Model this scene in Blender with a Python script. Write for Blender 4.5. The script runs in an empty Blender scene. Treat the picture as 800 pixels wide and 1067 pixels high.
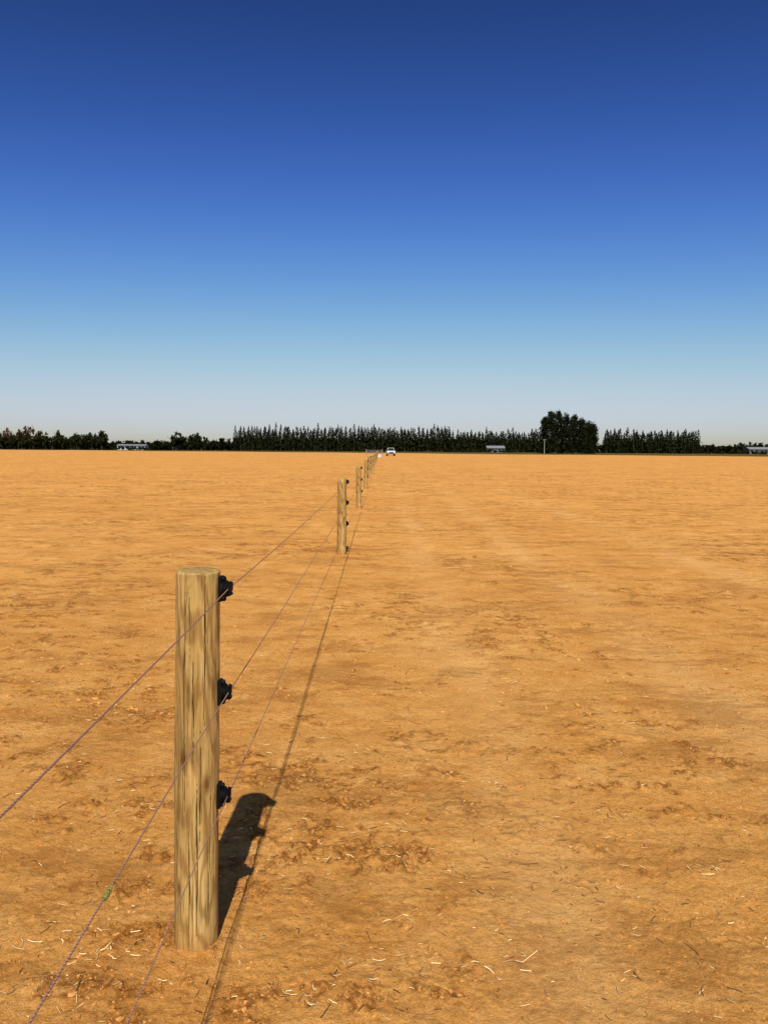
import bpy, bmesh, math, random
import numpy as np
from mathutils import Vector, Matrix, Euler

random.seed(7); rng = np.random.default_rng(7)
scene = bpy.context.scene
COL = scene.collection

# ------------------------------------------------------------------ noise
def _hash(ix, iy, seed):
    h = (ix.astype(np.int64)*374761393 + iy.astype(np.int64)*668265263 + seed*1442695041) & 0xffffffff
    h = ((h ^ (h >> 13)) * 1274126177) & 0xffffffff
    h = (h ^ (h >> 16)) & 0xffffffff
    return h
def noise2(x, y, seed=0):
    x = np.asarray(x, float); y = np.asarray(y, float)
    ix = np.floor(x); iy = np.floor(y); fx = x-ix; fy = y-iy
    u = fx*fx*fx*(fx*(fx*6-15)+10); v = fy*fy*fy*(fy*(fy*6-15)+10)
    def g(dx, dy):
        a = _hash(ix+dx, iy+dy, seed)/4294967296.0*2*np.pi
        return np.cos(a)*(fx-dx)+np.sin(a)*(fy-dy)
    a = g(0,0); b = g(1,0); c = g(0,1); d = g(1,1)
    return ((a*(1-u)+b*u)*(1-v)+(c*(1-u)+d*u)*v)*1.5
def ss(a, b, x):
    t = np.clip((x-a)/(b-a), 0, 1); return t*t*(3-2*t)

def track_mask(x, y):
    w = 0.16*noise2(y/5.0, y*0+3.3, 5)+.05*noise2(y/1.1, y*0+1.3, 6)
    m = 0
    for c, s in ((0.62, 0.24), (2.20, 0.28), (4.6, .3)):
        m = m + np.exp(-((x-c-w+0.004*y)/s)**2)
    return np.clip(m, 0, 1)*(0.35+0.65*ss(-0.4, 0.4, noise2(x/1.2, y/2.0, 8)))
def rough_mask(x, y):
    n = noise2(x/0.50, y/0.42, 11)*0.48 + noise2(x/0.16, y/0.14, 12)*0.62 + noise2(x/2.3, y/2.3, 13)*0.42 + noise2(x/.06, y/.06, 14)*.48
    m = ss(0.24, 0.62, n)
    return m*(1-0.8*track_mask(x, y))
def height(x, y, sp=None):
    x = np.asarray(x, float); y = np.asarray(y, float)
    r = np.hypot(x, y)
    if sp is None: sp = r*0.005
    def f(wl): return 1-ss(wl*0.3, wl*0.6, sp)
    far = ss(10, 45, r)*(1-ss(500, 900, r))
    h = far*(0.10*noise2(x/38, y/26, 1)+0.05*noise2(x/13, y/9, 2))
    h = h + 0.016*noise2(x/1.7, y/1.7, 3)*f(1.7) + 0.010*noise2(x/0.6, y/0.6, 4)*f(.6)
    t = track_mask(x, y)
    h = h - 0.010*t*f(.5)
    m = rough_mask(x, y)
    rd = np.abs(noise2(x/0.07, y/0.07, 21))
    h = h + m*0.020*f(.09)*rd + m*0.016*f(.04)*noise2(x/0.035, y/0.035, 22)
    h = h + (1-0.5*t)*(0.005*noise2(x/0.12, y/0.12, 23)*f(.12) + 0.0035*noise2(x/0.05, y/0.05, 24)*f(.05)+0.003*noise2(x/.028, y/.028, 25)*f(.03))
    h = h + 0.012*np.exp(-((x+0.602)**2+(y-2.57)**2)/0.13**2)
    return h
def H(x, y): return float(height(np.array([x]), np.array([y]))[0])

def mesh_obj(name, verts, faces_flat, nper, smooth=False, mats=(), attrs=None, parent=None, face_attrs=None):
    me = bpy.data.meshes.new(name)
    verts = np.asarray(verts, np.float32); F = np.asarray(faces_flat, np.int32).ravel()
    n = len(F)//nper
    me.vertices.add(len(verts)); me.vertices.foreach_set('co', verts.ravel())
    me.loops.add(len(F)); me.loops.foreach_set('vertex_index', F)
    me.polygons.add(n)
    me.polygons.foreach_set('loop_start', np.arange(n, dtype=np.int32)*nper)
    me.polygons.foreach_set('loop_total', np.full(n, nper, np.int32))
    me.polygons.foreach_set('use_smooth', np.full(n, smooth, bool))
    me.update(calc_edges=True)
    for k, v in (attrs or {}).items():
        a = me.attributes.new(k, 'FLOAT', 'POINT'); a.data.foreach_set('value', np.asarray(v, np.float32))
    for k, v in (face_attrs or {}).items():
        a = me.attributes.new(k, 'FLOAT', 'FACE'); a.data.foreach_set('value', np.asarray(v, np.float32))
    for m in mats: me.materials.append(m)
    ob = bpy.data.objects.new(name, me); COL.objects.link(ob)
    if parent: ob.parent = parent
    return ob

# ------------------------------------------------------------------ materials
class N:
    def __init__(s, name):
        s.m = bpy.data.materials.new(name); s.m.use_nodes = True
        s.t = s.m.node_tree; s.b = s.t.nodes['Principled BSDF']
    def n(s, typ, **kw):
        nd = s.t.nodes.new(typ)
        for k, v in kw.items():
            if k.startswith('_'): setattr(nd, k[1:], v)
            else:
                nd.inputs[k.replace('__', ' ')].default_value = v
        return nd
    def l(s, a, b): s.t.links.new(a, b)
    def ramp(s, src, stops):
        r = s.t.nodes.new('ShaderNodeValToRGB'); e = r.color_ramp.elements
        while len(e) < len(stops): e.new(0.5)
        for el, (p, c) in zip(e, stops):
            el.position = p; el.color = (*c, 1) if len(c) == 3 else c
        s.l(src, r.inputs[0]); return r.outputs[0]
    def mix(s, f, a, b, mode='MIX'):
        m = s.t.nodes.new('ShaderNodeMix'); m.data_type = 'RGBA'; m.blend_type = mode
        for sock, v in ((m.inputs[0], f), (m.inputs[6], a), (m.inputs[7], b)):
            if hasattr(v, 'is_linked'): s.l(v, sock)
            elif isinstance(v, (int, float)): sock.default_value = v
            else: sock.default_value = (*v, 1)
        return m.outputs[2]
    def math(s, op, a, b=0.0, c=None, clamp=False):
        m = s.t.nodes.new('ShaderNodeMath'); m.operation = op; m.use_clamp = clamp
        for i, v in enumerate((a, b) if c is None else (a, b, c)):
            if hasattr(v, 'is_linked'): s.l(v, m.inputs[i])
            else: m.inputs[i].default_value = v
        return m.outputs[0]
    def noise(s, vec, scale, detail=4, rough=.6, dist=0):
        n = s.n('ShaderNodeTexNoise', Scale=scale, Detail=detail, Roughness=rough, Distortion=dist)
        if vec is not None: s.l(vec, n.inputs['Vector'])
        return n.outputs['Fac']
    def bump(s, h, strength=.5, dist=.01, prev=None):
        b = s.n('ShaderNodeBump', Strength=strength, Distance=dist); s.l(h, b.inputs['Height'])
        if prev: s.l(prev, b.inputs['Normal'])
        return b.outputs[0]

def simple(name, col, rough=.6, metal=0, var=.15, scale=8):
    k = N(name); tc = k.n('ShaderNodeTexCoord')
    f = k.noise(tc.outputs['Object'], scale, 3)
    c = k.ramp(f, [(.3, tuple(v*(1-var) for v in col)), (.7, tuple(min(1, v*(1+var)) for v in col))])
    k.l(c, k.b.inputs['Base Color']); k.b.inputs['Roughness'].default_value = rough
    k.b.inputs['Metallic'].default_value = metal
    return k.m

# soil
k = N('dry_soil'); geo = k.n('ShaderNodeNewGeometry'); P = geo.outputs['Position']
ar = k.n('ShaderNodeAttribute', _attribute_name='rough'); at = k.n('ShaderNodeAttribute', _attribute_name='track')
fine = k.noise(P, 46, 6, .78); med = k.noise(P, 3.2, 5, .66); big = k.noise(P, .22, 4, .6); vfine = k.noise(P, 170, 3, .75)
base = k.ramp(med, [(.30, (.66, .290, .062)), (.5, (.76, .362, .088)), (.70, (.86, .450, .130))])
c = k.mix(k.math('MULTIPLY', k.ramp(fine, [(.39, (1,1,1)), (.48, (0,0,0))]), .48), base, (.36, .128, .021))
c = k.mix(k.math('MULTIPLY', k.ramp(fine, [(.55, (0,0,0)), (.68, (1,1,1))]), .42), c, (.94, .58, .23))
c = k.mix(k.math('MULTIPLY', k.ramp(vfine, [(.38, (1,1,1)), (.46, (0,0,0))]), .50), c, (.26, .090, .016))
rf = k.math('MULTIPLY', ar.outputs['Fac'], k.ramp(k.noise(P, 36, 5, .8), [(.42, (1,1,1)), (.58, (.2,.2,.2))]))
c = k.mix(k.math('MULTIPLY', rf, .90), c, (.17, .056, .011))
c = k.mix(k.math('MULTIPLY', at.outputs['Fac'], .30), c, (.92, .55, .21))
c = k.mix(k.math('MULTIPLY', k.ramp(big, [(.38, (1,1,1)), (.58, (0,0,0))]), .26), c, (.48, .180, .030))
mp = k.n('ShaderNodeMapping'); mp.inputs['Scale'].default_value = (.55, 1.0, 1); k.l(P, mp.inputs[0])
st = k.noise(mp.outputs[0], 1.5, 8, .82)
c = k.mix(k.math('MULTIPLY', k.ramp(st, [(.42, (1,1,1)), (.49, (0,0,0))]), .38), c, (.26, .090, .017))
sx = k.n('ShaderNodeSeparateXYZ'); k.l(P, sx.inputs[0])
edge = k.math('ADD', sx.outputs['Y'], k.math('MULTIPLY', k.noise(P, .02, 3), 60))
edge = k.math('ADD', edge, k.math('MULTIPLY', sx.outputs['X'], .55))
gm = k.math('MULTIPLY', k.math('SUBTRACT', edge, 320), .05, clamp=True)
grass = k.ramp(k.noise(P, .07, 5), [(.35, (.035, .042, .010)), (.52, (.12, .085, .022)), (.68, (.06, .065, .015))])
c = k.mix(gm, c, grass)
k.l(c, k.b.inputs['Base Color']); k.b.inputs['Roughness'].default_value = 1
k.b.inputs['Specular IOR Level'].default_value = .03
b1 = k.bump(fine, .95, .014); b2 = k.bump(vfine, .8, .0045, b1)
b3 = k.bump(k.noise(P, 5.5, 5, .72), .45, .05, b2)
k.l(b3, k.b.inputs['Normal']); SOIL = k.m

k = N('clod_soil'); geo = k.n('ShaderNodeNewGeometry'); af = k.n('ShaderNodeAttribute', _attribute_name='tone')
c = k.ramp(af.outputs['Fac'], [(0, (.26, .090, .016)), (.5, (.56, .24, .052)), (1, (.82, .43, .13))])
c = k.mix(.4, c, k.ramp(k.noise(geo.outputs['Position'], 150, 3), [(.35, (.26, .10, .02)), (.65, (.80, .42, .12))]))
k.l(c, k.b.inputs['Base Color']); k.b.inputs['Roughness'].default_value = 1; k.b.inputs['Specular IOR Level'].default_value = .03
k.l(k.bump(k.noise(geo.outputs['Position'], 260, 3), .6, .003), k.b.inputs['Normal']); CLOD = k.m

k = N('straw'); af = k.n('ShaderNodeAttribute', _attribute_name='tone')
c = k.ramp(af.outputs['Fac'], [(0, (.08, .030, .008)), (.45, (.30, .14, .036)), (1, (.90, .68, .32))])
k.l(c, k.b.inputs['Base Color']); k.b.inputs['Roughness'].default_value = .8; STRAW = k.m

# treated pine
k = N('treated_pine'); tc = k.n('ShaderNodeTexCoord'); O = tc.outputs['Object']
mp = k.n('ShaderNodeMapping'); mp.inputs['Scale'].default_value = (1, 1, .035); k.l(O, mp.inputs[0]); S = mp.outputs[0]
mp3 = k.n('ShaderNodeMapping'); mp3.inputs['Scale'].default_value = (1, 1, .16); k.l(O, mp3.inputs[0])
sx = k.n('ShaderNodeSeparateXYZ'); k.l(O, sx.inputs[0])
wob = k.noise(mp3.outputs[0], 7, 3, .5)
xx = k.math('ADD', sx.outputs['X'], k.math('MULTIPLY', sx.outputs['Z'], .03)); xx = k.math('ADD', xx, k.math('MULTIPLY', k.math('SUBTRACT', wob, .5), .16))
yy = k.math('ADD', sx.outputs['Y'], k.math('MULTIPLY', sx.outputs['Z'], -.05)); yy = k.math('ADD', yy, .02)
rr = k.math('SQRT', k.math('ADD', k.math('MULTIPLY', xx, xx), k.math('MULTIPLY', yy, yy)))
rings = k.math('SINE', k.math('MULTIPLY', rr, 640))
rings = k.math('MULTIPLY_ADD', rings, .5, .5)
streak = k.noise(S, 105, 5, .75); broad = k.noise(mp3.outputs[0], 10, 3, .55); blot = k.noise(mp3.outputs[0], 16, 4, .6); patch = k.noise(O, 5, 5, .65)
c = k.ramp(broad, [(.3, (.32, .190, .056)), (.5, (.47, .300, .094)), (.7, (.62, .420, .150))])
c = k.mix(k.math('MULTIPLY', k.ramp(rings, [(.45, (0,0,0)), (.95, (1,1,1))]), .60), c, (.20, .088, .021))
c = k.mix(k.math('MULTIPLY', k.ramp(streak, [(.39, (1,1,1)), (.46, (0,0,0))]), .65), c, (.080, .040, .012))
c = k.mix(k.math('MULTIPLY', k.ramp(streak, [(.56, (0,0,0)), (.67, (1,1,1))]), .50), c, (.76, .56, .25))
c = k.mix(k.math('MULTIPLY', k.ramp(blot, [(.54, (0,0,0)), (.66, (1,1,1))]), .28), c, (.22, .165, .050))
c = k.mix(k.math('MULTIPLY', k.ramp(patch, [(.50, (0,0,0)), (.68, (1,1,1))]), .32), c, (.16, .105, .040))
ac = k.n('ShaderNodeAttribute', _attribute_name='crack')
vor = k.n('ShaderNodeTexVoronoi', Scale=1.0); mp2 = k.n('ShaderNodeMapping'); mp2.inputs['Scale'].default_value = (13, 13, 5); mp2.inputs['Location'].default_value = (.3, .2, .45); k.l(O, mp2.inputs[0]); k.l(mp2.outputs[0], vor.inputs['Vector'])
kn = k.ramp(vor.outputs['Distance'], [(.07, (1,1,1)), (.22, (0,0,0))])
c = k.mix(k.math('MULTIPLY', kn, .85), c, (.12, .040, .010))
foot = k.math('SUBTRACT', 1.0, k.math('MULTIPLY', sx.outputs['Z'], 9.0), clamp=True)
c = k.mix(k.math('MULTIPLY', foot, .55), c, (.42, .185, .04))
c = k.mix(k.math('MULTIPLY', ac.outputs['Fac'], .97), c, (.012, .006, .002))
k.l(c, k.b.inputs['Base Color']); k.b.inputs['Roughness'].default_value = .9; k.b.inputs['Specular IOR Level'].default_value = .08
b1 = k.bump(streak, .7, .004); b2 = k.bump(rings, .25, .002, b1); k.l(b2, k.b.inputs['Normal']); PINE = k.m

BLACK = simple('black_plastic', (.004, .004, .004), .6)
BLACK.node_tree.nodes['Principled BSDF'].inputs['Specular IOR Level'].default_value = .12
STEEL = simple('galvanised_steel', (.35, .35, .36), .4, .8)
k = N('fence_wire_polymer')
geo = k.n('ShaderNodeNewGeometry'); sx = k.n('ShaderNodeSeparateXYZ'); k.l(geo.outputs['Position'], sx.inputs[0])
tw = k.math('SINE', k.math('ADD', k.math('MULTIPLY', sx.outputs['Y'], 700), k.math('MULTIPLY', sx.outputs['Z'], 1500)))
c = k.ramp(k.math('MULTIPLY_ADD', tw, .5, .5), [(.2, (.20, .105, .075)), (.7, (.36, .21, .15))])
k.l(c, k.b.inputs['Base Color']); k.b.inputs['Roughness'].default_value = .8; k.b.inputs['Specular IOR Level'].default_value = .1; WIRE = k.m
TIE = simple('green_cord', (.18, .17, .03), .7)

def foliage(name, c0, c1):
    k = N(name); af = k.n('ShaderNodeAttribute', _attribute_name='tone')
    c = k.ramp(af.outputs['Fac'], [(0, c0), (1, c1)])
    k.l(c, k.b.inputs['Base Color']); k.b.inputs['Roughness'].default_value = .9; k.b.inputs['Specular IOR Level'].default_value = .02
    return k.m
CONIF = foliage('conifer_foliage', (.004, .006, .003), (.026, .030, .009))
CONIF2 = foliage('cypress_foliage', (.004, .006, .003), (.024, .028, .009))
BROAD = foliage('broadleaf_foliage', (.006, .008, .003), (.040, .040, .011))
AUT = foliage('autumn_foliage', (.04, .018, .008), (.16, .088, .036))
BARK = simple('bark', (.05, .035, .022), .9)
WHITE = simple('white_paint', (.50, .48, .44), .6, var=.05)
CREAM = simple('weathered_cladding', (.13, .115, .09), .7, var=.2)
ROOFG = simple('grey_metal_roof', (.20, .21, .22), .6, var=.1)
ROOFD = simple('dark_metal_roof', (.06, .06, .06), .6, var=.1)
GLASS = simple('dark_glass', (.015, .02, .025), .12, var=.05)
CONC = simple('pale_concrete', (.62, .58, .50), .85)
POLE = simple('weathered_concrete', (.34, .32, .28), .85)
CARP = simple('white_car_paint', (.72, .73, .74), .25, var=.02)
RUB = simple('tyre_rubber', (.02, .02, .02), .8)
LAMP = simple('lamp_lens', (.6, .58, .5), .15)
TIMB = simple('weathered_timber', (.22, .18, .13), .9)

# ------------------------------------------------------------------ ground
fa = np.radians(np.arange(50, 130, .14)); ba = np.radians(np.arange(130, 410, 2.0))
ang = np.concatenate([fa, ba]); NA = len(ang)
rad = [0.3]
while rad[-1] < 7000:
    r = rad[-1]; rad.append(r*(1.06 if r < 1.7 else 1.0034 if r < 9 else 1.005 if r < 30 else 1.013 if r < 220 else 1.06))
rad = np.array(rad); NR = len(rad)
R, A = np.meshgrid(rad, ang, indexing='ij')
X = (R*np.cos(A)).ravel(); Y = (R*np.sin(A)).ravel()
RF = R.ravel(); sp = RF*.0036
back = np.tile(np.concatenate([np.zeros(len(fa)), np.ones(len(ba))]), NR)
sp = sp + back*RF*.03
Z = height(X, Y, sp)
verts = np.column_stack([X, Y, Z]); verts = np.vstack([verts, [[0, 0, 0]]])
i = np.arange(NR-1)[:, None]*NA; j = np.arange(NA)[None, :]; j2 = (j+1) % NA
quads = np.stack([i+j, i+NA+j, i+NA+j2, i+j2], -1).reshape(-1, 4)
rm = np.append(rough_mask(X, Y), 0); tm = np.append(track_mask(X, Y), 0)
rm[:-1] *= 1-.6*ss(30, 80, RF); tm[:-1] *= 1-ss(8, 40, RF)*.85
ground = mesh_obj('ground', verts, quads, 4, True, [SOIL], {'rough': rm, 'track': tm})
bm = bmesh.new(); bm.from_mesh(ground.data); bm.verts.ensure_lookup_table()
cen = bm.verts[len(bm.verts)-1]
for a in range(NA): bm.faces.new((cen, bm.verts[a], bm.verts[(a+1) % NA])).smooth = True
bm.to_mesh(ground.data); bm.free()

# clods
def ico(sub):
    bm = bmesh.new(); bmesh.ops.create_icosphere(bm, subdivisions=sub, radius=1)
    v = np.array([p.co[:] for p in bm.verts]); f = np.array([[q.index for q in p.verts] for p in bm.faces]); bm.free(); return v, f
def scatter(n, r0, r1, sizef, sub, seed, bgp):
    g = np.random.default_rng(seed)
    V0, F0 = ico(sub); nv = len(V0)
    m = n*8
    r = np.exp(g.uniform(np.log(r0), np.log(r1), m)); a = np.radians(g.uniform(52, 128, m))
    x = r*np.cos(a); y = r*np.sin(a)
    p = bgp+(1-bgp)*rough_mask(x, y); keep = g.uniform(0, 1, m) < p
    x = x[keep][:n]; y = y[keep][:n]; r = r[keep][:n]; n = len(x)
    s = sizef(g, n, r)
    z = height(x, y)
    V = np.repeat(V0[None], n, 0)
    V = V*(1+g.normal(0, .24, (n, nv, 1))); V = V*g.uniform(.5, 1.35, (n, 1, 3))*np.array([1, 1, .65])
    t = g.uniform(0, 6.28, n); ct, st = np.cos(t), np.sin(t)
    vx = V[..., 0]*ct[:, None]-V[..., 1]*st[:, None]; vy = V[..., 0]*st[:, None]+V[..., 1]*ct[:, None]
    W = np.stack([vx, vy, V[..., 2]], -1)*s[:, None, None]
    W += np.stack([x, y, z+s*.12], -1)[:, None, :]
    F = F0[None]+(np.arange(n)*nv)[:, None, None]
    tone = np.repeat(np.clip(g.normal(.45, .24, n), 0, 1), nv)
    return W.reshape(-1, 3), F.reshape(-1, 3), tone
A1 = scatter(13000, 1.9, 8, lambda g, n, r: np.clip(np.exp(g.normal(math.log(.0025), .5, n)), .0012, .009), 2, 1, .16)
A2 = scatter(20000, 5, 34, lambda g, n, r: np.clip(np.exp(g.normal(math.log(.0052), .5, n)), .0025, .016), 1, 2, .10)
V = np.vstack([A1[0], A2[0]]); F = np.vstack([A1[1], A2[1]+len(A1[0])]); T = np.concatenate([A1[2], A2[2]])
mesh_obj('soil_clods', V, F, 3, False, [CLOD], {'tone': T})

# straw litter
def straws(g, x, y, L, wid, tone):
    n = len(x); th = g.uniform(0, 6.28, n); bend = g.normal(0, .35, n); K = 5
    s = np.linspace(-.5, .5, K)
    thk = th[:, None]+bend[:, None]*s[None]
    px = x[:, None]+np.cos(th)[:, None]*s*L[:, None]-np.sin(th)[:, None]*bend[:, None]*L[:, None]*(s**2-.08)
    py = y[:, None]+np.sin(th)[:, None]*s*L[:, None]+np.cos(th)[:, None]*bend[:, None]*L[:, None]*(s**2-.08)
    tilt = g.normal(0, .12, n)
    hp = height(px.ravel(), py.ravel()).reshape(px.shape)
    pz = np.maximum(hp, hp.mean(1)[:, None])+.003+np.abs(tilt)[:, None]*(s+.5)*L[:, None]
    nx = -np.sin(thk); ny = np.cos(thk); w = wid[:, None]/2
    l = np.stack([px+nx*w, py+ny*w, pz-.0008], -1); m = np.stack([px, py, pz+.0012], -1); r = np.stack([px-nx*w, py-ny*w, pz-.0008], -1)
    V = np.stack([l, m, r], 2)
    base = (np.arange(n)*K*3)[:, None, None]; kk = (np.arange(K-1)*3)[None, :, None]; q = np.arange(2)[None, None, :]
    F = np.stack([base+kk+q, base+kk+q+3, base+kk+q+4, base+kk+q+1], -1)
    return V.reshape(-1, 3), F.reshape(-1, 4), np.repeat(tone, K*3)
g = np.random.default_rng(5); m = 30000
r = np.exp(g.uniform(np.log(1.9), np.log(24), m)); a = np.radians(g.uniform(52, 128, m)); x = r*np.cos(a); y = r*np.sin(a)
kp = g.uniform(0, 1, m) < (.10+.6*rough_mask(x+.1, y)); x = x[kp]; y = y[kp]; r = r[kp]; n = len(x)
S1 = straws(g, x, y, g.uniform(.006, .034, n), g.uniform(.0013, .0026, n)*(1+r*.06), np.clip(g.normal(.42, .32, n), 0, 1))
tufts = [(-.87, 2.47, 18), (.10, 2.71, 9), (.425, 2.5, 12), (-.07, 2.42, 12), (1.24, 3.03, 9), (.29, 3.03, 10), (.75, 2.42, 5), (-1.1, 2.53, 9), (1.0, 3.55, 7), (1.3, 2.6, 6), (-.1, 4.3, 6), (1.6, 4.6, 7), (-1.6, 4.1, 6), (.02, 3.4, 5), (.3, 2.5, 4), (.55, 3.9, 6), (2.2, 4.4, 7), (-.2, 3.1, 6), (.9, 5.6, 6), (-.9, 5.2, 6), (2.9, 6.2, 6), (1.9, 3.7, 6)]
tx = []; ty = []
for cx, cy, c_ in tufts:
    tx += list(g.normal(cx, .042, c_)); ty += list(g.normal(cy, .032, c_))
tx = np.array(tx); ty = np.array(ty); n = len(tx)
S2 = straws(g, tx, ty, np.exp(g.normal(math.log(.022), .55, n)), g.uniform(.0018, .0042, n), np.clip(g.normal(.74, .2, n), 0, 1))
n = 90; r = np.exp(g.uniform(np.log(2.2), np.log(14), n)); a = np.radians(g.uniform(60, 120, n))
S3 = straws(g, r*np.cos(a), r*np.sin(a), g.uniform(.03, .08, n), g.uniform(.0018, .0032, n), np.clip(g.normal(.14, .08, n), 0, 1))
V = np.vstack([S1[0], S2[0], S3[0]]); F = np.vstack([S1[1], S2[1]+len(S1[0]), S3[1]+len(S1[0])+len(S2[0])]); T = np.concatenate([S1[2], S2[2], S3[2]])
mesh_obj('straw_litter', V, F, 4, False, [STRAW], {'tone': T})

# ------------------------------------------------------------------ fence
fence = bpy.data.objects.new('wire_fence', None); COL.objects.link(fence)
def fx(y): return -.588-.0042*y
PH = 1.222; PR = .0685
def make_post(idx, x, y, hi, tilt=(0, 0)):
    na, nz = (260, 340) if hi else (40, 24)
    g = np.random.default_rng(100+idx)
    top = PH if hi else 1.145*(1+g.normal(0, .012))
    zs = np.linspace(-.12, top, nz); th = np.linspace(0, 2*np.pi, na, endpoint=False)
    Zm, Tm = np.meshgrid(zs, th, indexing='ij')
    rr = PR*(1+.030*noise2(np.cos(Tm)*1.2+idx*7, Zm*1.5+np.sin(Tm)*1.2, 31)+.010*noise2(Tm*6, Zm*3, 32)+.016*noise2(np.cos(Tm)*3, Zm*8+np.sin(Tm)*3, 35))
    rr = rr*(1+.02*(1-Zm/top)**2)
    crack = np.zeros_like(rr)
    cl = [(248, .45, 1.24, 1.3), (284, .02, .58, 1), (262, .0, .45, .9), (57, .2, 1.2, 1), (143, .1, .9, 1), (226, .25, .85, .9), (303, .70, 1.24, 1), (273, .62, .98, .8), (238, .05, .36, .8), (262, .90, 1.24, .9), (292, .35, .75, .8), (212, .6, 1.2, .7), (218, .0, .5, .7), (318, .1, .6, .8)]
    for c_, (td, z0, z1, sc) in enumerate(cl if hi else []):
        tt = math.radians(td)+.11*noise2(Zm*3+c_*5, Zm*0+c_, 33)+.02*noise2(Zm*30+c_*5, Zm*0+c_, 36)
        wv = .055*sc*np.clip(np.minimum(Zm-z0, z1-Zm)/.15, 0, 1)*(.35+1.1*np.abs(noise2(Zm*7+c_, Zm*0, 37)))+1e-5
        d = np.abs((Tm-tt+np.pi) % (2*np.pi)-np.pi)
        crack = np.maximum(crack, np.clip(1.5-d/wv*1.5, 0, 1)*(Zm > z0)*(Zm < z1))
    rr = rr-crack*.007
    bev = np.clip((Zm-(top-.004))/.004, 0, 1); rr = rr-bev*.003
    V = np.column_stack([(rr*np.cos(Tm)).ravel(), (rr*np.sin(Tm)).ravel(), Zm.ravel()])
    i = np.arange(nz-1)[:, None]*na; j = np.arange(na)[None]; j2 = (j+1) % na
    Q = np.stack([i+j, i+j2, i+na+j2, i+na+j], -1).reshape(-1, 4)
    cr = list(crack.ravel()); Vs = [V]; Qs = [Q]; prev = (nz-1)*na; cnt = len(V)
    for s in (.8, .55, .3, .08):
        t = V[(nz-1)*na:nz*na].copy(); t[:, :2] *= s; t[:, 2] = top+.0015*noise2(t[:, 0]*60, t[:, 1]*60, 34)
        Vs.append(t); cr += [0]*na
        jj = np.arange(na); Qs.append(np.stack([prev+jj, prev+(jj+1) % na, cnt+(jj+1) % na, cnt+jj], -1)); prev = cnt; cnt += na
    Vs.append(np.array([[0, 0, top]])); cr.append(0)
    V = np.vstack(Vs); Q = np.vstack(Qs)
    ob = mesh_obj('post', V, Q, 4, True, [PINE], {'crack': cr}, parent=fence)
    bm = bmesh.new(); bm.from_mesh(ob.data); bm.verts.ensure_lookup_table()
    for q in range(na): bm.faces.new((bm.verts[cnt], bm.verts[prev+q], bm.verts[prev+(q+1) % na]))
    bm.to_mesh(ob.data); bm.free()
    ob.location = (x, y, -.004 if hi else H(x, y)-.003)
    ob.rotation_euler = (tilt[0], tilt[1], 0)
    ob.data.polygons.foreach_set('use_smooth', [True]*len(ob.data.polygons))
    return ob, top

def insulator_mesh():
    bm = bmesh.new()
    def cyl(r1, r2, x0, x1, z=0, y=0, seg=20):
        M = Matrix.Translation(((x0+x1)/2, y, z)) @ Euler((0, math.pi/2, 0)).to_matrix().to_4x4()
        bmesh.ops.create_cone(bm, cap_ends=True, segments=seg, radius1=r1, radius2=r2, depth=abs(x1-x0), matrix=M)
    def box(cx, cy, cz, sx, sy, sz, rot=0):
        M = Matrix.Translation((cx, cy, cz)) @ Euler((0, rot, 0)).to_matrix().to_4x4() @ Matrix.Diagonal((sx, sy, sz, 1))
        bmesh.ops.create_cube(bm, size=1, matrix=M)
    box(0.000, 0, 0, .012, .036, .078)
    cyl(.025, .021, .004, .012)
    cyl(.015, .015, .010, .018)
    cyl(.026, .020, .016, .024)
    cyl(.015, .013, .022, .030)
    box(.029, 0, .014, .011, .026, .015, .5)
    box(.029, 0, -.014, .011, .026, .015, -.5)
    box(.033, 0, .004, .006, .024, .020)
    cyl(.009, .009, .004, .014, z=.031); cyl(.009, .009, .004, .014, z=-.031)
    cyl(.0045, .006, .013, .017, z=.031, seg=12); cyl(.0045, .006, .013, .017, z=-.031, seg=12)
    box(.014, 0, .023, .020, .010, .010, .5); box(.014, 0, -.023, .020, .010, .010, -.5)
    me = bpy.data.meshes.new('insulator'); bm.to_mesh(me); bm.free(); me.materials.append(BLACK); return me
INS = insulator_mesh()
ZW = (1.166, .836, .500)
ys = [-17.3, -7.3, 2.560]+[2.6+9.85*q for q in range(1, 20)]
tilts = {2: (.004, .016), 3: (.0, .004), 4: (0, -.012), 5: (.01, .016), 6: (0, -.01)}
wp = [[], [], []]
for idx, y in enumerate(ys):
    x = fx(y); t = tilts.get(idx, (random.gauss(0, .008), random.gauss(0, .01)))
    p, top = make_post(0 if idx == 2 else idx, x, y, idx == 2, t)
    for q, z in enumerate(ZW):
        z = z*top/PH
        o = bpy.data.objects.new('insulator', INS); COL.objects.link(o); o.parent = fence
        M = Matrix.Translation(p.location) @ Euler((t[0], t[1], 0)).to_matrix().to_4x4()
        o.matrix_world = M @ Matrix.Translation((PR+.003, 0, z)) @ Euler((0, 0, random.gauss(0, .06))).to_matrix().to_4x4()
        wp[q].append(M @ Vector((PR+.003+.025, 0, z)))
def curve(name, pts, rad, mat, parent):
    cu = bpy.data.curves.new(name, 'CURVE'); cu.dimensions = '3D'; cu.bevel_depth = rad; cu.bevel_resolution = 2
    s = cu.splines.new('POLY'); s.points.add(len(pts)-1)
    for a, b in zip(s.points, pts): a.co = (*b, 1)
    cu.materials.append(mat); o = bpy.data.objects.new(name, cu); COL.objects.link(o); o.parent = parent; return o
for q in range(3):
    pts = []
    for a, b in zip(wp[q][:-1], wp[q][1:]):
        for s in range(24):
            t = s/24; v = a.lerp(b, t); sag = (.012+.006*q)*4*t*(1-t)
            pts.append((v.x+.004*math.sin(t*9+q), v.y, v.z-sag))
    pts.append(tuple(wp[q][-1])); curve('wire', pts, .0018, WIRE, fence)
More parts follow.
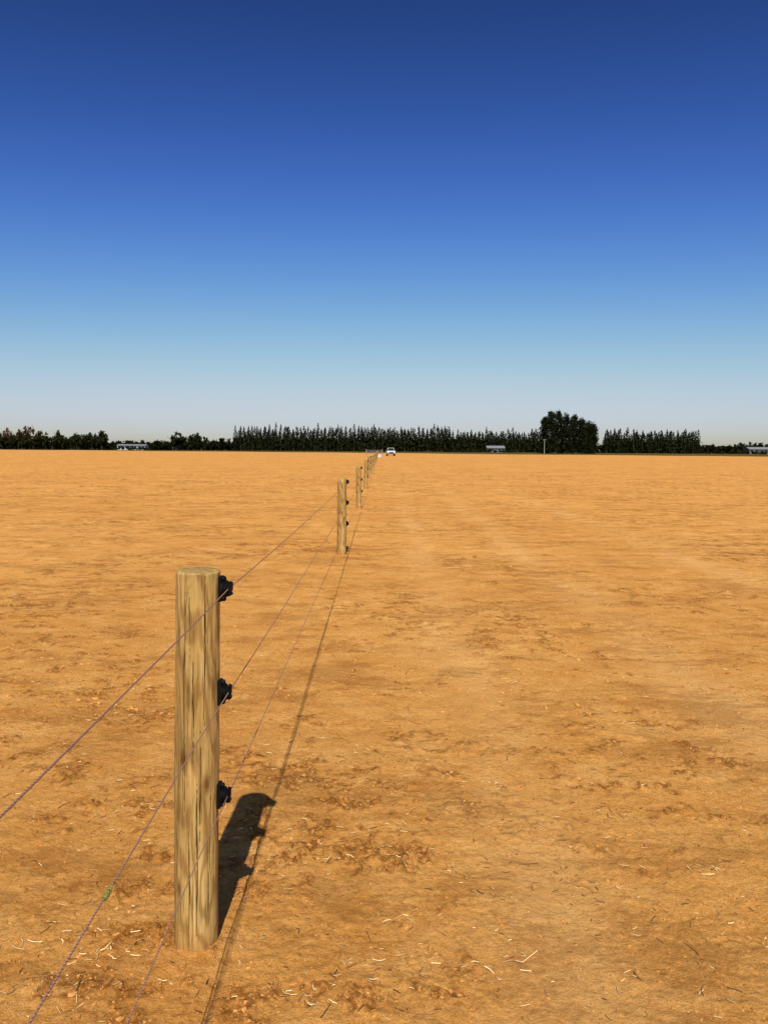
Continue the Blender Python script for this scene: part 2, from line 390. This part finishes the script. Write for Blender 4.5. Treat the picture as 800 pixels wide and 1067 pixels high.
def on_wire(q, y):
    for a, b in zip(wp[q][:-1], wp[q][1:]):
        if a.y <= y <= b.y:
            t = (y-a.y)/(b.y-a.y); v = a.lerp(b, t); return Vector((v.x+.004*math.sin(t*9+q), y, v.z-(.012+.006*q)*4*t*(1-t)))
kp = []
for s in range(70):
    t = s/69; w = .0034+.0014*math.sin(t*17); c_ = on_wire(1, 1.38+.030*t)
    kp.append((c_.x+w*math.cos(t*38), c_.y, c_.z+w*math.sin(t*38)))
kp += [(kp[-1][0]+.004, kp[-1][1]+.008, kp[-1][2]+.008), (kp[-1][0]+.010, kp[-1][1]+.012, kp[-1][2]+.003)]
curve('wire_knot', kp, .0015, TIE, fence)

# ------------------------------------------------------------------ distant vegetation
class Fol:
    def __init__(s): s.c = []; s.s = []; s.t = []
    def add(s, pts, size, tone): s.c.append(pts); s.s.append(size); s.t.append(tone)
    def build(s, name, mat, g, parent=None):
        C = np.vstack(s.c); S = np.concatenate(s.s); T = np.concatenate(s.t); n = len(C)
        a = g.normal(0, 1, (n, 3)); a /= np.linalg.norm(a, axis=1)[:, None]
        b = g.normal(0, 1, (n, 3)); b -= (a*b).sum(1)[:, None]*a; b /= np.linalg.norm(b, axis=1)[:, None]
        a = a*S[:, None]; b = b*S[:, None]*.6
        V = np.stack([C-a*.6-b*.3, C+a*.1-b, C+a, C-a*.1+b], 1).reshape(-1, 3)
        return mesh_obj(name, V, np.arange(n*4).reshape(-1, 4), 4, False, [mat], face_attrs={'tone': np.clip(T, 0, 1)}, parent=parent)
def conifer(f, g, x, y, h, rad, n, z0=0.0):
    t = g.uniform(0.02, 1, n)
    a = g.uniform(0, 6.28, n); lob = 1+.25*np.sin(a*3+g.uniform(0, 6)+t*9)+.15*np.sin(t*38)
    prof = np.minimum(1, (1-t)*2.0)**.8
    r = rad*prof*lob*g.uniform(.1, 1.05, n)**.5
    P = np.column_stack([x+r*np.cos(a), y+r*np.sin(a), z0+.3+t*(h-.4)])
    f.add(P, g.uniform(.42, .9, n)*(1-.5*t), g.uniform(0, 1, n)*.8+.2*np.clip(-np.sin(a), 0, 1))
def bush(f, g, x, y, w, h, n):
    nc = max(4, int(n/30)); cx = g.normal(0, .33, (nc, 3))
    per = n//nc
    for q in range(nc):
        u = cx[q]; rr = g.uniform(.18, .35)
        P = u+g.normal(0, rr*.5, (per, 3)); P = P*np.array([w*.5, w*.5, h*.42])+np.array([x, y, h*.45])
        P[:, 2] = np.clip(P[:, 2], .1, h*1.05)
        f.add(P, g.uniform(.4, .85, per), g.uniform(0, .7, per)+g.uniform(0, .3))
def skirt(f, g, x0, x1, y, h, den):
    n = int(abs(x1-x0)*den)
    x = g.uniform(x0, x1, n); z = g.uniform(0, 1, n)**.8*(h*(.85+.3*noise2(x/3.1, x*0+y, 71)))
    f.add(np.column_stack([x, y+g.normal(0, .8, n), z]), g.uniform(.5, 1.0, n), g.uniform(0, 1, n)*.8)
trunkV = []; trunkF = []
def trunk(x, y, h, r):
    b = len(trunkV); n = 7
    for z, rr in ((-.2, r*1.3), (h*.3, r), (h, r*.2)):
        for q in range(n): trunkV.append((x+rr*math.cos(q*6.283/n), y+rr*math.sin(q*6.283/n), z))
    for l in range(2):
        for q in range(n): trunkF.append((b+l*n+q, b+l*n+(q+1) % n, b+(l+1)*n+(q+1) % n, b+(l+1)*n+q))
def PX(px, d): return (px-400)/860*d
g = np.random.default_rng(21)
def flush_trunks(parent, name='trunks'):
    global trunkV, trunkF
    if trunkV: mesh_obj(name, trunkV, trunkF, 4, True, [BARK], parent=parent)
    trunkV = []; trunkF = []
def empty(name, loc=(0, 0, 0)):
    e = bpy.data.objects.new(name, None); COL.objects.link(e); e.location = loc; return e

D = 450; f = Fol()
for row, (dd, dh) in enumerate(((0, 0), (4, -1.0), (8, -1.6))):
    px = 246+row
    while px < 562:
        hh = (13.3 if px < 470 else 11.9)+g.normal(0, 1.0)+dh
        if g.uniform() < .08: hh *= .78
        if 300 < px < 330: hh -= .5
        if 455 < px < 468: hh += .9
        x = PX(px, D); y = D+dd+g.normal(0, 1.0)
        conifer(f, g, x, y, hh, g.uniform(1.2, 1.8), 260); trunk(x, y, hh*.9, .16)
        px += g.uniform(2.8, 5.4)
skirt(f, g, PX(243, D), PX(566, D), D+2, 7.8, 75)
e = empty('shelterbelt_trees'); f.build('foliage', CONIF, g, e); flush_trunks(e)
f = Fol()
for row, (dd, dh) in enumerate(((0, 0), (4, -.9), (8, -1.4))):
    px = 631+row
    while px < 727:
        hh = 12.0+g.normal(0, .9)+dh; x = PX(px, 430); y = 430+dd+g.normal(0, 1)
        if 647 < px < 652: hh *= .7
        conifer(f, g, x, y, hh, g.uniform(1.3, 1.9), 260); trunk(x, y, hh*.9, .17); px += g.uniform(2.7, 5.4)
skirt(f, g, PX(630, 430), PX(728, 430), 432, 7.4, 75)
e = empty('shelterbelt_trees'); f.build('foliage', CONIF, g, e); flush_trunks(e)
f = Fol()
skirt(f, g, PX(560, 445), PX(1150, 445), 445, 4.6, 45); skirt(f, g, PX(-330, 460), PX(250, 460), 460, 4.8, 45)
for px in np.arange(728, 1150, 2.2):
    bush(f, g, PX(px, 440), 440+g.normal(0, 1.5), g.uniform(4, 7), g.uniform(4.4, 6.6)+(1.5*max(0, math.sin(px*.05))), 130)
for px in np.arange(-330, 250, 2.2):
    base = 5.8+1.2*math.sin(px*.09)+g.normal(0, .8)
    if 176 < px < 218: base = 9.0+g.normal(0, .8)
    elif 218 <= px < 246: base = 7.8+g.normal(0, .6)
    elif 112 < px < 176: base = 6.0+g.normal(0, .9)
    bush(f, g, PX(px, 450), 455+g.normal(0, 1.5), g.uniform(4, 7), base, 160)
f.build('distant_hedge', CONIF2, g)
f = Fol()
for px in np.arange(-300, 108, 3.2):
    w = g.uniform(5, 9); hh = g.uniform(7.0, 10.5); bush(f, g, PX(px, 430), 430+g.normal(0, 4), w, hh, 380); trunk(PX(px, 430), 430, hh*.6, .2)
e = empty('distant_trees'); f.build('foliage', BROAD, g, e); flush_trunks(e)
f = Fol()
for px in list(np.arange(2, 44, 4.0))+[-40, -60, -20, 60]:
    w = g.uniform(4, 6); hh = g.uniform(10.5, 14.5); bush(f, g, PX(px, 440), 437+g.normal(0, 2), w, hh, 240); trunk(PX(px, 440), 437, hh*.7, .2)
e = empty('autumn_trees'); f.build('foliage', AUT, g, e); flush_trunks(e)
for px, hh, w in ((85, 11.4, 9), (96, 10.0, 7), (109, 12.0, 4.4), (188, 10.4, 8), (205, 11.0, 8)):
    f = Fol(); e = empty('broadleaf_tree')
    for q in range(5): bush(f, g, PX(px, 425)+g.normal(0, w*.12), 422+g.normal(0, w*.1), w, hh*g.uniform(.85, 1), 320)
    f.build('crown', BROAD if px < 120 else CONIF2, g, e); trunk(PX(px, 425), 422, hh*.7, .25); flush_trunks(e, 'trunk')
def cypress(px, d, h, w, n):
    x = PX(px, d); f = Fol(); e = empty('cypress_tree')
    nc = 110
    t = g.uniform(.03, 1, nc); prof = np.where(t < .3, .85+.15*t/.3, np.sqrt(np.clip(1-((t-.3)/.74)**2, 0, 1)))
    a = g.uniform(0, 6.28, nc); r = w*.5*prof*g.uniform(.3, 1, nc)
    for q in range(nc):
        c_ = np.array([x+r[q]*math.cos(a[q]), d+r[q]*math.sin(a[q]), .4+t[q]*h*.96]); k_ = n//nc
        P = c_+g.normal(0, 1, (k_, 3))*np.array([.42, .42, .62])
        P[:, 2] = np.clip(P[:, 2], .1, None)
        f.add(P, g.uniform(.2, .46, k_), g.uniform(0, .4, k_)+g.uniform(0, .6))
        if q % 8 == 0:
            b = len(trunkV); z = c_[2]*.75
            for m_, rr in ((Vector((x, d, z)), .12), (Vector(c_), .03)):
                for s in range(5): trunkV.append((m_.x, m_.y+rr*math.cos(s*1.2566), m_.z+rr*math.sin(s*1.2566)))
            for s in range(5): trunkF.append((b+s, b+(s+1) % 5, b+5+(s+1) % 5, b+5+s))
    f.build('crown', CONIF2, g, e); trunk(x, d, h*.92, .45); flush_trunks(e, 'trunk')
for px, d, h, w in ((566, 352, 14.8, 4.8), (573, 350, 17.4, 5.4), (580, 353, 17.5, 5.2), (588, 350, 16.2, 5.2), (596, 352, 15.6, 4.8), (604, 350, 14.2, 4.8), (611, 353, 13.2, 4.4), (616, 351, 12.0, 3.8)):
    cypress(px, d, h, w, 5200)

# ------------------------------------------------------------------ buildings and small far things
def part(name, verts, faces, mat, parent):
    me = bpy.data.meshes.new(name); me.from_pydata(verts, [], faces); me.update(); me.materials.append(mat)
    o = bpy.data.objects.new(name, me); COL.objects.link(o); o.parent = parent; return o
def boxp(name, x0, x1, y0, y1, z0, z1, mat, parent, bev=0):
    bm = bmesh.new(); bmesh.ops.create_cube(bm, size=1, matrix=Matrix.Translation(((x0+x1)/2, (y0+y1)/2, (z0+z1)/2)) @ Matrix.Diagonal((x1-x0, y1-y0, z1-z0, 1)))
    if bev: bmesh.ops.bevel(bm, geom=bm.edges[:], offset=bev, segments=2, affect='EDGES')
    me = bpy.data.meshes.new(name); bm.to_mesh(me); bm.free(); me.materials.append(mat)
    o = bpy.data.objects.new(name, me); COL.objects.link(o); o.parent = parent; return o
def building(name, x, y, L, W, hw, hr, wall, roof, nwin, doorw=1.0):
    e = empty(name, (x, y, 0)); a, b = L/2, W/2
    part('walls', [(-a, -b, -.3), (a, -b, -.3), (a, b, -.3), (-a, b, -.3), (-a, -b, hw), (a, -b, hw), (a, b, hw), (-a, b, hw), (-a, 0, hr), (a, 0, hr)],
         [(0, 1, 5, 4), (2, 3, 7, 6), (1, 2, 6, 9, 5), (3, 0, 4, 8, 7)], wall, e)
    s = (hr-hw)/b; o = .45; t = .12; zb = hw-s*o
    part('roof', [(-a-.3, -b-o, zb+.03), (a+.3, -b-o, zb+.03), (a+.3, 0, hr+.03), (-a-.3, 0, hr+.03), (a+.3, b+o, zb+.03), (-a-.3, b+o, zb+.03),
                  (-a-.3, -b-o, zb+t), (a+.3, -b-o, zb+t), (a+.3, 0, hr+t), (-a-.3, 0, hr+t), (a+.3, b+o, zb+t), (-a-.3, b+o, zb+t)],
         [(0, 1, 2, 3), (3, 2, 4, 5), (7, 6, 9, 8), (8, 9, 11, 10), (0, 6, 7, 1), (4, 10, 11, 5), (0, 3, 9, 6), (3, 5, 11, 9), (1, 7, 8, 2), (2, 8, 10, 4)], roof, e)
    for q in range(nwin):
        cx = -a+(q+.5)*L/nwin
        if q == nwin//2: boxp('door', cx-doorw/2, cx+doorw/2, -b-.03, -b+.05, 0, 2.05, ROOFD, e)
        else:
            boxp('window_frame', cx-.75, cx+.75, -b-.04, -b+.04, .95, 2.05, wall, e); boxp('window', cx-.65, cx+.65, -b-.06, -b-.035, 1.03, 1.97, GLASS, e)
    return e
building('farm_shed', PX(139, 432), 432, 14.5, 6, 2.4, 3.0, WHITE, ROOFG, 7, 2.4)
building('farmhouse', PX(515, 436), 436, 9.0, 7, 2.3, 3.4, CREAM, ROOFG, 5)
building('farm_shed', PX(788, 428), 428, 12, 7, 2.5, 3.5, CREAM, ROOFG, 5, 3)
f = Fol()
for px in list(np.arange(118, 160, 3.0))+list(np.arange(480, 512, 3.0))+list(np.arange(518, 540, 3.0))+list(np.arange(745, 815, 3.5)):
    bush(f, g, PX(px, 424)+g.normal(0, 1), 424+g.normal(0, 1.5)-(6 if px > 700 else 0), g.uniform(2, 4), g.uniform(1.2, 2.4), 70)
f.build('low_scrub', BROAD, g)

e = empty('utility_pole', (PX(566, 330), 330, 0))
bm = bmesh.new(); bmesh.ops.create_cone(bm, cap_ends=True, segments=12, radius1=.13, radius2=.09, depth=6.0, matrix=Matrix.Translation((0, 0, 2.8)))
me = bpy.data.meshes.new('pole'); bm.to_mesh(me); bm.free(); me.materials.append(POLE); o = bpy.data.objects.new('pole', me); COL.objects.link(o); o.parent = e
boxp('crossarm', -.7, .7, -.19, -.10, 5.4, 5.5, TIMB, e)
for q in (-.6, -.2, .2, .6): boxp('insulator', q-.04, q+.04, -.18, -.11, 5.502, 5.66, POLE, e)

e = empty('water_trough', (PX(394.0, 150), 150, H(PX(394.0, 150), 150)))
bm = bmesh.new()
ro = .70; n = 32
rings = []
for z, r_ in ((0, ro*.97), (.5, ro), (.5, ro-.09), (.12, ro-.12)):
    rings.append([bm.verts.new((r_*math.cos(q*6.283185/n), r_*math.sin(q*6.283185/n), z)) for q in range(n)])
for a_, b_ in zip(rings[:-1], rings[1:]):
    for q in range(n): bm.faces.new((a_[q], a_[(q+1) % n], b_[(q+1) % n], b_[q]))
bm.faces.new(rings[-1])
me = bpy.data.meshes.new('tub'); bm.to_mesh(me); bm.free(); me.materials.append(CONC); o = bpy.data.objects.new('tub', me); COL.objects.link(o); o.parent = e
boxp('float_valve_cover', -.25, .25, -.15, .15, .505, .62, WHITE, e, .02)

e = empty('farm_gate', (PX(388.5, 196)+.2, 198, 0))
for q in (-1.9, 1.9): boxp('gate_post', q-.08, q+.08, -.08, .08, -.2, 1.45, TIMB, e, .01)
for z in (.25, .5, .75, 1.0, 1.2): boxp('rail', -1.78, 1.78, -.02, .02, z, z+.05, STEEL, e)
for q in (-1.78, -.6, .6, 1.74): boxp('stile', q, q+.04, -.045, -.022, .25, 1.25, STEEL, e)

def car(x, y, rot):
    e = empty('parked_car', (x, y, H(x, y)+.0)); e.rotation_euler[2] = rot
    def loft(name, secs, mat, bev=.04):
        bm = bmesh.new(); rs = [[bm.verts.new(p) for p in s] for s in secs]
        for a_, b_ in zip(rs[:-1], rs[1:]):
            for q in range(len(a_)): bm.faces.new((a_[q], a_[(q+1) % len(a_)], b_[(q+1) % len(a_)], b_[q]))
        bm.faces.new(rs[0][::-1]); bm.faces.new(rs[-1]); bmesh.ops.recalc_face_normals(bm, faces=bm.faces[:])
        bmesh.ops.bevel(bm, geom=bm.edges[:], offset=bev, segments=2, affect='EDGES')
        me = bpy.data.meshes.new(name); bm.to_mesh(me); bm.free(); me.materials.append(mat); o = bpy.data.objects.new(name, me); COL.objects.link(o); o.parent = e
    def sec(y, w, z0, z1, wt=None): wt = wt or w; return [(-w, y, z0), (w, y, z0), (wt, y, z1), (-wt, y, z1)]
    loft('body', [sec(-2.45, .80, .45, .95), sec(-2.3, .89, .38, 1.08), sec(-1.0, .91, .36, 1.16), sec(.9, .91, .36, 1.16), sec(2.4, .90, .42, 1.12)], CARP)
    loft('cabin', [sec(-1.05, .80, 1.12, 1.14, .78), sec(-.35, .80, 1.12, 1.70, .66), sec(1.05, .80, 1.12, 1.74, .67), sec(1.3, .80, 1.12, 1.16, .76)], GLASS, .02)
    boxp('roof', -.66, .66, -.38, 1.02, 1.735, 1.79, CARP, e, .02)
    for s in (-1, 1):
        loft('pillar', [[(s*.80, -1.0, 1.13), (s*.73, -1.0, 1.13), (s*.73, -.93, 1.13), (s*.80, -.93, 1.13)], [(s*.68, -.36, 1.75), (s*.62, -.36, 1.75), (s*.62, -.29, 1.75), (s*.68, -.29, 1.75)]], CARP, .008)
        boxp('headlamp', s*.70-.13, s*.70+.13, -2.47, -2.36, .78, .93, LAMP, e, .02)
        boxp('mirror', s*1.02-.1, s*1.02+.1, -.85, -.72, 1.12, 1.32, RUB, e, .02)
        for yy in (-1.55, 1.55):
            bm = bmesh.new(); bmesh.ops.create_cone(bm, cap_ends=True, segments=28, radius1=.37, radius2=.37, depth=.24, matrix=Matrix.Translation((s*.80, yy, .37)) @ Euler((0, math.pi/2, 0)).to_matrix().to_4x4())
            bmesh.ops.bevel(bm, geom=bm.edges[:], offset=.02, segments=2, affect='EDGES')
            me = bpy.data.meshes.new('wheel'); bm.to_mesh(me); bm.free(); me.materials.append(RUB); o = bpy.data.objects.new('wheel', me); COL.objects.link(o); o.parent = e
            bm = bmesh.new(); bmesh.ops.create_cone(bm, cap_ends=True, segments=20, radius1=.21, radius2=.19, depth=.02, matrix=Matrix.Translation((s*.932, yy, .37)) @ Euler((0, s*math.pi/2, 0)).to_matrix().to_4x4())
            me = bpy.data.meshes.new('hub'); bm.to_mesh(me); bm.free(); me.materials.append(STEEL); o = bpy.data.objects.new('hub', me); COL.objects.link(o); o.parent = e
    boxp('grille', -.5, .5, -2.475, -2.40, .66, .92, RUB, e, .01)
    boxp('bumper', -.86, .86, -2.56, -2.38, .40, .60, RUB, e, .03)
car(PX(406.5, 185), 185, .06)

# ------------------------------------------------------------------ light, sky, camera
EL = math.radians(48)
sd = bpy.data.lights.new('sun', 'SUN'); sd.energy = 5.0; sd.angle = math.radians(.5); sd.color = (1, .96, .88)
so = bpy.data.objects.new('sun', sd); COL.objects.link(so)
so.rotation_euler = Vector((-.004*math.cos(EL), math.cos(EL), -math.sin(EL))).to_track_quat('-Z', 'Y').to_euler()
w = bpy.data.worlds.new('World'); scene.world = w; w.use_nodes = True; nt = w.node_tree
bg = nt.nodes['Background']; sk = nt.nodes.new('ShaderNodeTexSky'); sk.sky_type = 'NISHITA'; sk.sun_disc = False
sk.sun_elevation = EL; sk.sun_rotation = math.pi; sk.air_density = 1.0; sk.dust_density = .6; sk.ozone_density = 3.0; sk.altitude = 0
def m(op, a, b=None):
    n = nt.nodes.new('ShaderNodeMath'); n.operation = op
    for i_, v_ in enumerate((a, b)):
        if v_ is None: continue
        if hasattr(v_, 'is_linked'): nt.links.new(v_, n.inputs[i_])
        else: n.inputs[i_].default_value = v_
    return n.outputs[0]
sep = nt.nodes.new('ShaderNodeSeparateColor'); nt.links.new(sk.outputs[0], sep.inputs[0])
def soft(ch, cc, p, K):
    e_ = m('POWER', m('DIVIDE', ch, cc), p)
    return m('MULTIPLY', m('SUBTRACT', 1.0, m('EXPONENT', m('MULTIPLY', e_, -1.0))), K)
rc = soft(sep.outputs[0], 4.5, 2.5, 6.2)
gc = soft(sep.outputs[1], 4.95, 2.55, 6.7)
bc = soft(sep.outputs[2], 4.6, 3.5, 7.0)
cmb = nt.nodes.new('ShaderNodeCombineColor')
for i_, v_ in enumerate((rc, gc, bc)): nt.links.new(v_, cmb.inputs[i_])
nt.links.new(cmb.outputs[0], bg.inputs[0]); bg.inputs[1].default_value = .1
cd = bpy.data.cameras.new('camera'); cd.sensor_fit = 'VERTICAL'; cd.sensor_height = 36; cd.lens = 29.0; cd.clip_end = 20000; cd.clip_start = .05
co = bpy.data.objects.new('camera', cd); COL.objects.link(co); scene.camera = co
co.matrix_world = Matrix.Translation((0, 0, 1.6)) @ Matrix.Rotation(math.radians(90-4.39), 4, 'X') @ Matrix.Rotation(math.radians(.36), 4, 'Z')
scene.view_settings.view_transform = 'Standard'; scene.view_settings.look = 'None'; scene.view_settings.exposure = 0
